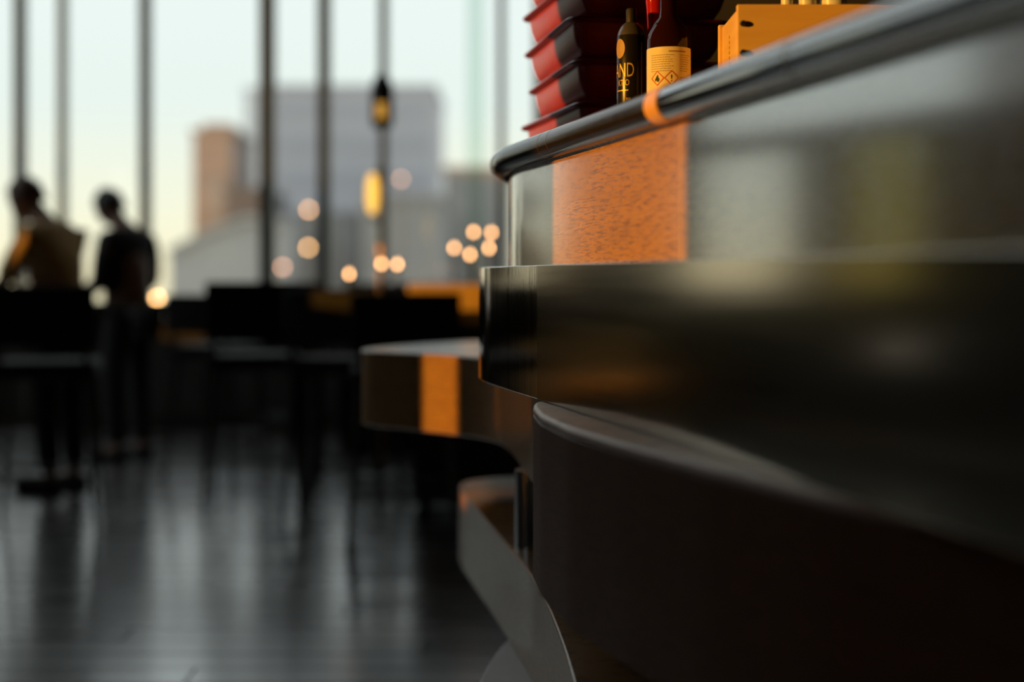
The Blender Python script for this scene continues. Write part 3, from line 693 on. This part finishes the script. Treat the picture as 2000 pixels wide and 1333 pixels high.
# ------------------------------------------------------------------ the city outside
def facade(name, c1, c2, sc=(.3, .3, .8)): return noise_mat(name, c1, c2, sc, rough=.85)
B_GREY = facade('grey_tower', (.47, .47, .52), (.51, .51, .56)); B_PALE = facade('pale_tower', (.72, .72, .76), (.78, .78, .82))
B_OR = facade('brick_tower', (.24, .20, .19), (.30, .26, .24)); B_DK = facade('dark_block', (.10, .10, .11), (.13, .13, .14)); B_MID = facade('slate_block', (.24, .24, .25), (.29, .285, .29))
B_ROOF = facade('zinc_roof', (.33, .33, .345), (.38, .375, .38)); B_GLASS = mat('far_glass', (.12, .13, .15), .25)
def building(px0, px1, pt, d, dep, m, name, label, extra=None, floors=0):
    x0, x1 = wx(px0, d), wx(px1, d); zt = wz(pt, d); loc = ((x0+x1)/2, d+dep/2, -40)
    r = root(name, loc, label, 'building', 'city buildings beyond the glass')
    MB().box(x0, x1, d, d+dep, -40, zt).build('facade', m, r, world=loc)
    MB().box(x0-.15, x1+.15, d-.15, d+dep+.15, zt, zt+.35).build('parapet', m, r, world=loc)
    for k in range(floors):
        z = zt - 1.6 - 3.0*k
        MB().box(x0+.5, x1-.5, d-.06, d+.05, z-.55, z+.55).build('window_band', extra or m, r, world=loc)
    return r
B_BAND = mat('grey_band', (.43, .435, .49), .5)
building(530, 850, 174, 120, 14, B_GREY, 'office_tower', 'wide flat-topped grey tower behind the middle mullions', B_BAND, 6)
building(478, 522, 178, 122, 10, B_PALE, 'slim_tower', 'slim pale tower at the left flank of the wide grey tower', B_PALE, 0)
orr = building(377, 453, 262, 100, 8, B_OR, 'brick_tower', 'narrow orange brick tower standing clear against the sky')
OL = orr.location
MB().box(wx(392, 100), wx(446, 100), 100.5, 106, wz(262, 100)+.36, wz(240, 100)).build('crown', B_OR, orr, world=OL)
MB().box(wx(404, 100), wx(440, 100), 99.95, 100.02, wz(470, 100), wz(345, 100)).build('window_band', B_MID, orr, world=OL)
building(440, 512, 376, 95, 10, B_DK, 'dark_block', 'small near-black block at the foot of the slim pale tower')
building(560, 702, 425, 88, 12, B_MID, 'slate_block', 'slate-grey block below the left half of the wide tower')
building(706, 862, 392, 84, 12, B_MID, 'slate_block', 'slate-grey block below the right half of the wide tower')
building(868, 1000, 335, 98, 12, B_MID, 'slate_block', 'taller slate-grey block at the right, beside the pale fin')
zd = 80; zl = (wx(420, zd), zd+8, -40)
zr = root('zinc_roof_hall', zl, 'low hall with a sloping zinc roof seen under the brick tower', 'building', 'city buildings beyond the glass')
prof = [(wx(331, zd), -40), (wx(331, zd), wz(497, zd)), (wx(400, zd), wz(462, zd)), (wx(480, zd), wz(432, zd)), (wx(560, zd), wz(440, zd)), (wx(560, zd), -40)]
vs = [(x, zd, z) for x, z in prof] + [(x, zd+16, z) for x, z in prof]; n6 = len(prof)
MB().add(vs, [tuple(range(n6)), tuple(range(2*n6-1, n6-1, -1))] + [(i, n6+i, n6+(i+1) % n6, (i+1) % n6) for i in range(n6)]).build('hall', B_ROOF, zr, world=zl)
for a, b in ((1, 2), (2, 3), (3, 4)):
    x0, z0 = prof[a]; x1, z1 = prof[b]
    MB().add([(x0, zd-.4, z0+.02), (x1, zd-.4, z1+.02), (x1, zd+16.4, z1+.02), (x0, zd+16.4, z0+.02), (x0, zd-.4, z0+.32), (x1, zd-.4, z1+.32), (x1, zd+16.4, z1+.32), (x0, zd+16.4, z0+.32)],
             [(0,3,2,1),(4,5,6,7),(0,1,5,4),(1,2,6,5),(2,3,7,6),(3,0,4,7)]).build('roof_sheet', B_ROOF, zr, world=zl)
# unseen blocks added out of frame to keep the low sun off the towers
for (tx, ty, half, top, lab_) in ((-19, 121, 9.5, 38, 'tall unseen block added to shade the wide grey tower'), (-16, 82, 11, 18.0, 'lower unseen block added to shade the zinc roof')):
    c = Vector((tx, ty)) + Vector((-.9, -.42))*88; loc = (c.x, c.y, -40)
    r = root('sun_blocker', loc, lab_, 'building', 'city buildings beyond the glass', rz=math.atan2(.42, .9))
    MB().box(-6, 6, -half, half, 0, 40+top).build('facade', B_MID, r); MB().box(-6.2, 6.2, -half-.2, half+.2, 40+top, 40.4+top).build('parapet', B_MID, r)
g = MB().box(-6000, 6000, 30, 9000, -41, -40).build('city_ground', facade('city_ground', (.30, .29, .29), (.36, .35, .34), (.02, .02, .02))); tag(g, 'hazy city ground far below', 'ground', kind='structure')
# street lamps whose globes show as soft discs
def street_lamp(px, py, d, col, st, label, rad=.085):
    z = wz(py, d); loc = (wx(px, d), d, -40); r = root('street_lamp', loc, label, 'street lamp', 'city lights beyond the glass')
    MB().lathe([(0, 0), (.18, 0), (.12, .6), (.07, 1.0), (.05, z+40-rad*1.1), (0, z+40-rad*1.1)], n=10).build('post', B_DK, r, smooth=True)
    MB().lathe([(rad*math.sin(PI*k/10), z+40-rad*math.cos(PI*k/10)) for k in range(11)], n=16).build('globe', glow('lamp_%s' % st + str(col[1]), col, st), r, smooth=True)
    MB().lathe([(0, z+40+rad*1.02), (rad*.8, z+40+rad*1.02), (rad*.3, z+40+rad*1.6), (0, z+40+rad*1.7)], n=12).build('cap', B_DK, r)
street_lamp(603, 410, 70, (1, .50, .22), 18, 'upper street lamp of the pair between the two widest mullions')
street_lamp(602, 484, 68, (1, .52, .20), 20, 'lower street lamp of the pair between the two widest mullions')
street_lamp(307, 583, 60, (1, .48, .16), 26, 'orange street lamp low beside the black-clothed person')
street_lamp(552, 522, 66, (1, .48, .30), 11, 'pinkish street lamp low at the widest mullion')
street_lamp(783, 350, 72, (1, .50, .28), 8, 'faint street lamp right of the brass pole lamp')
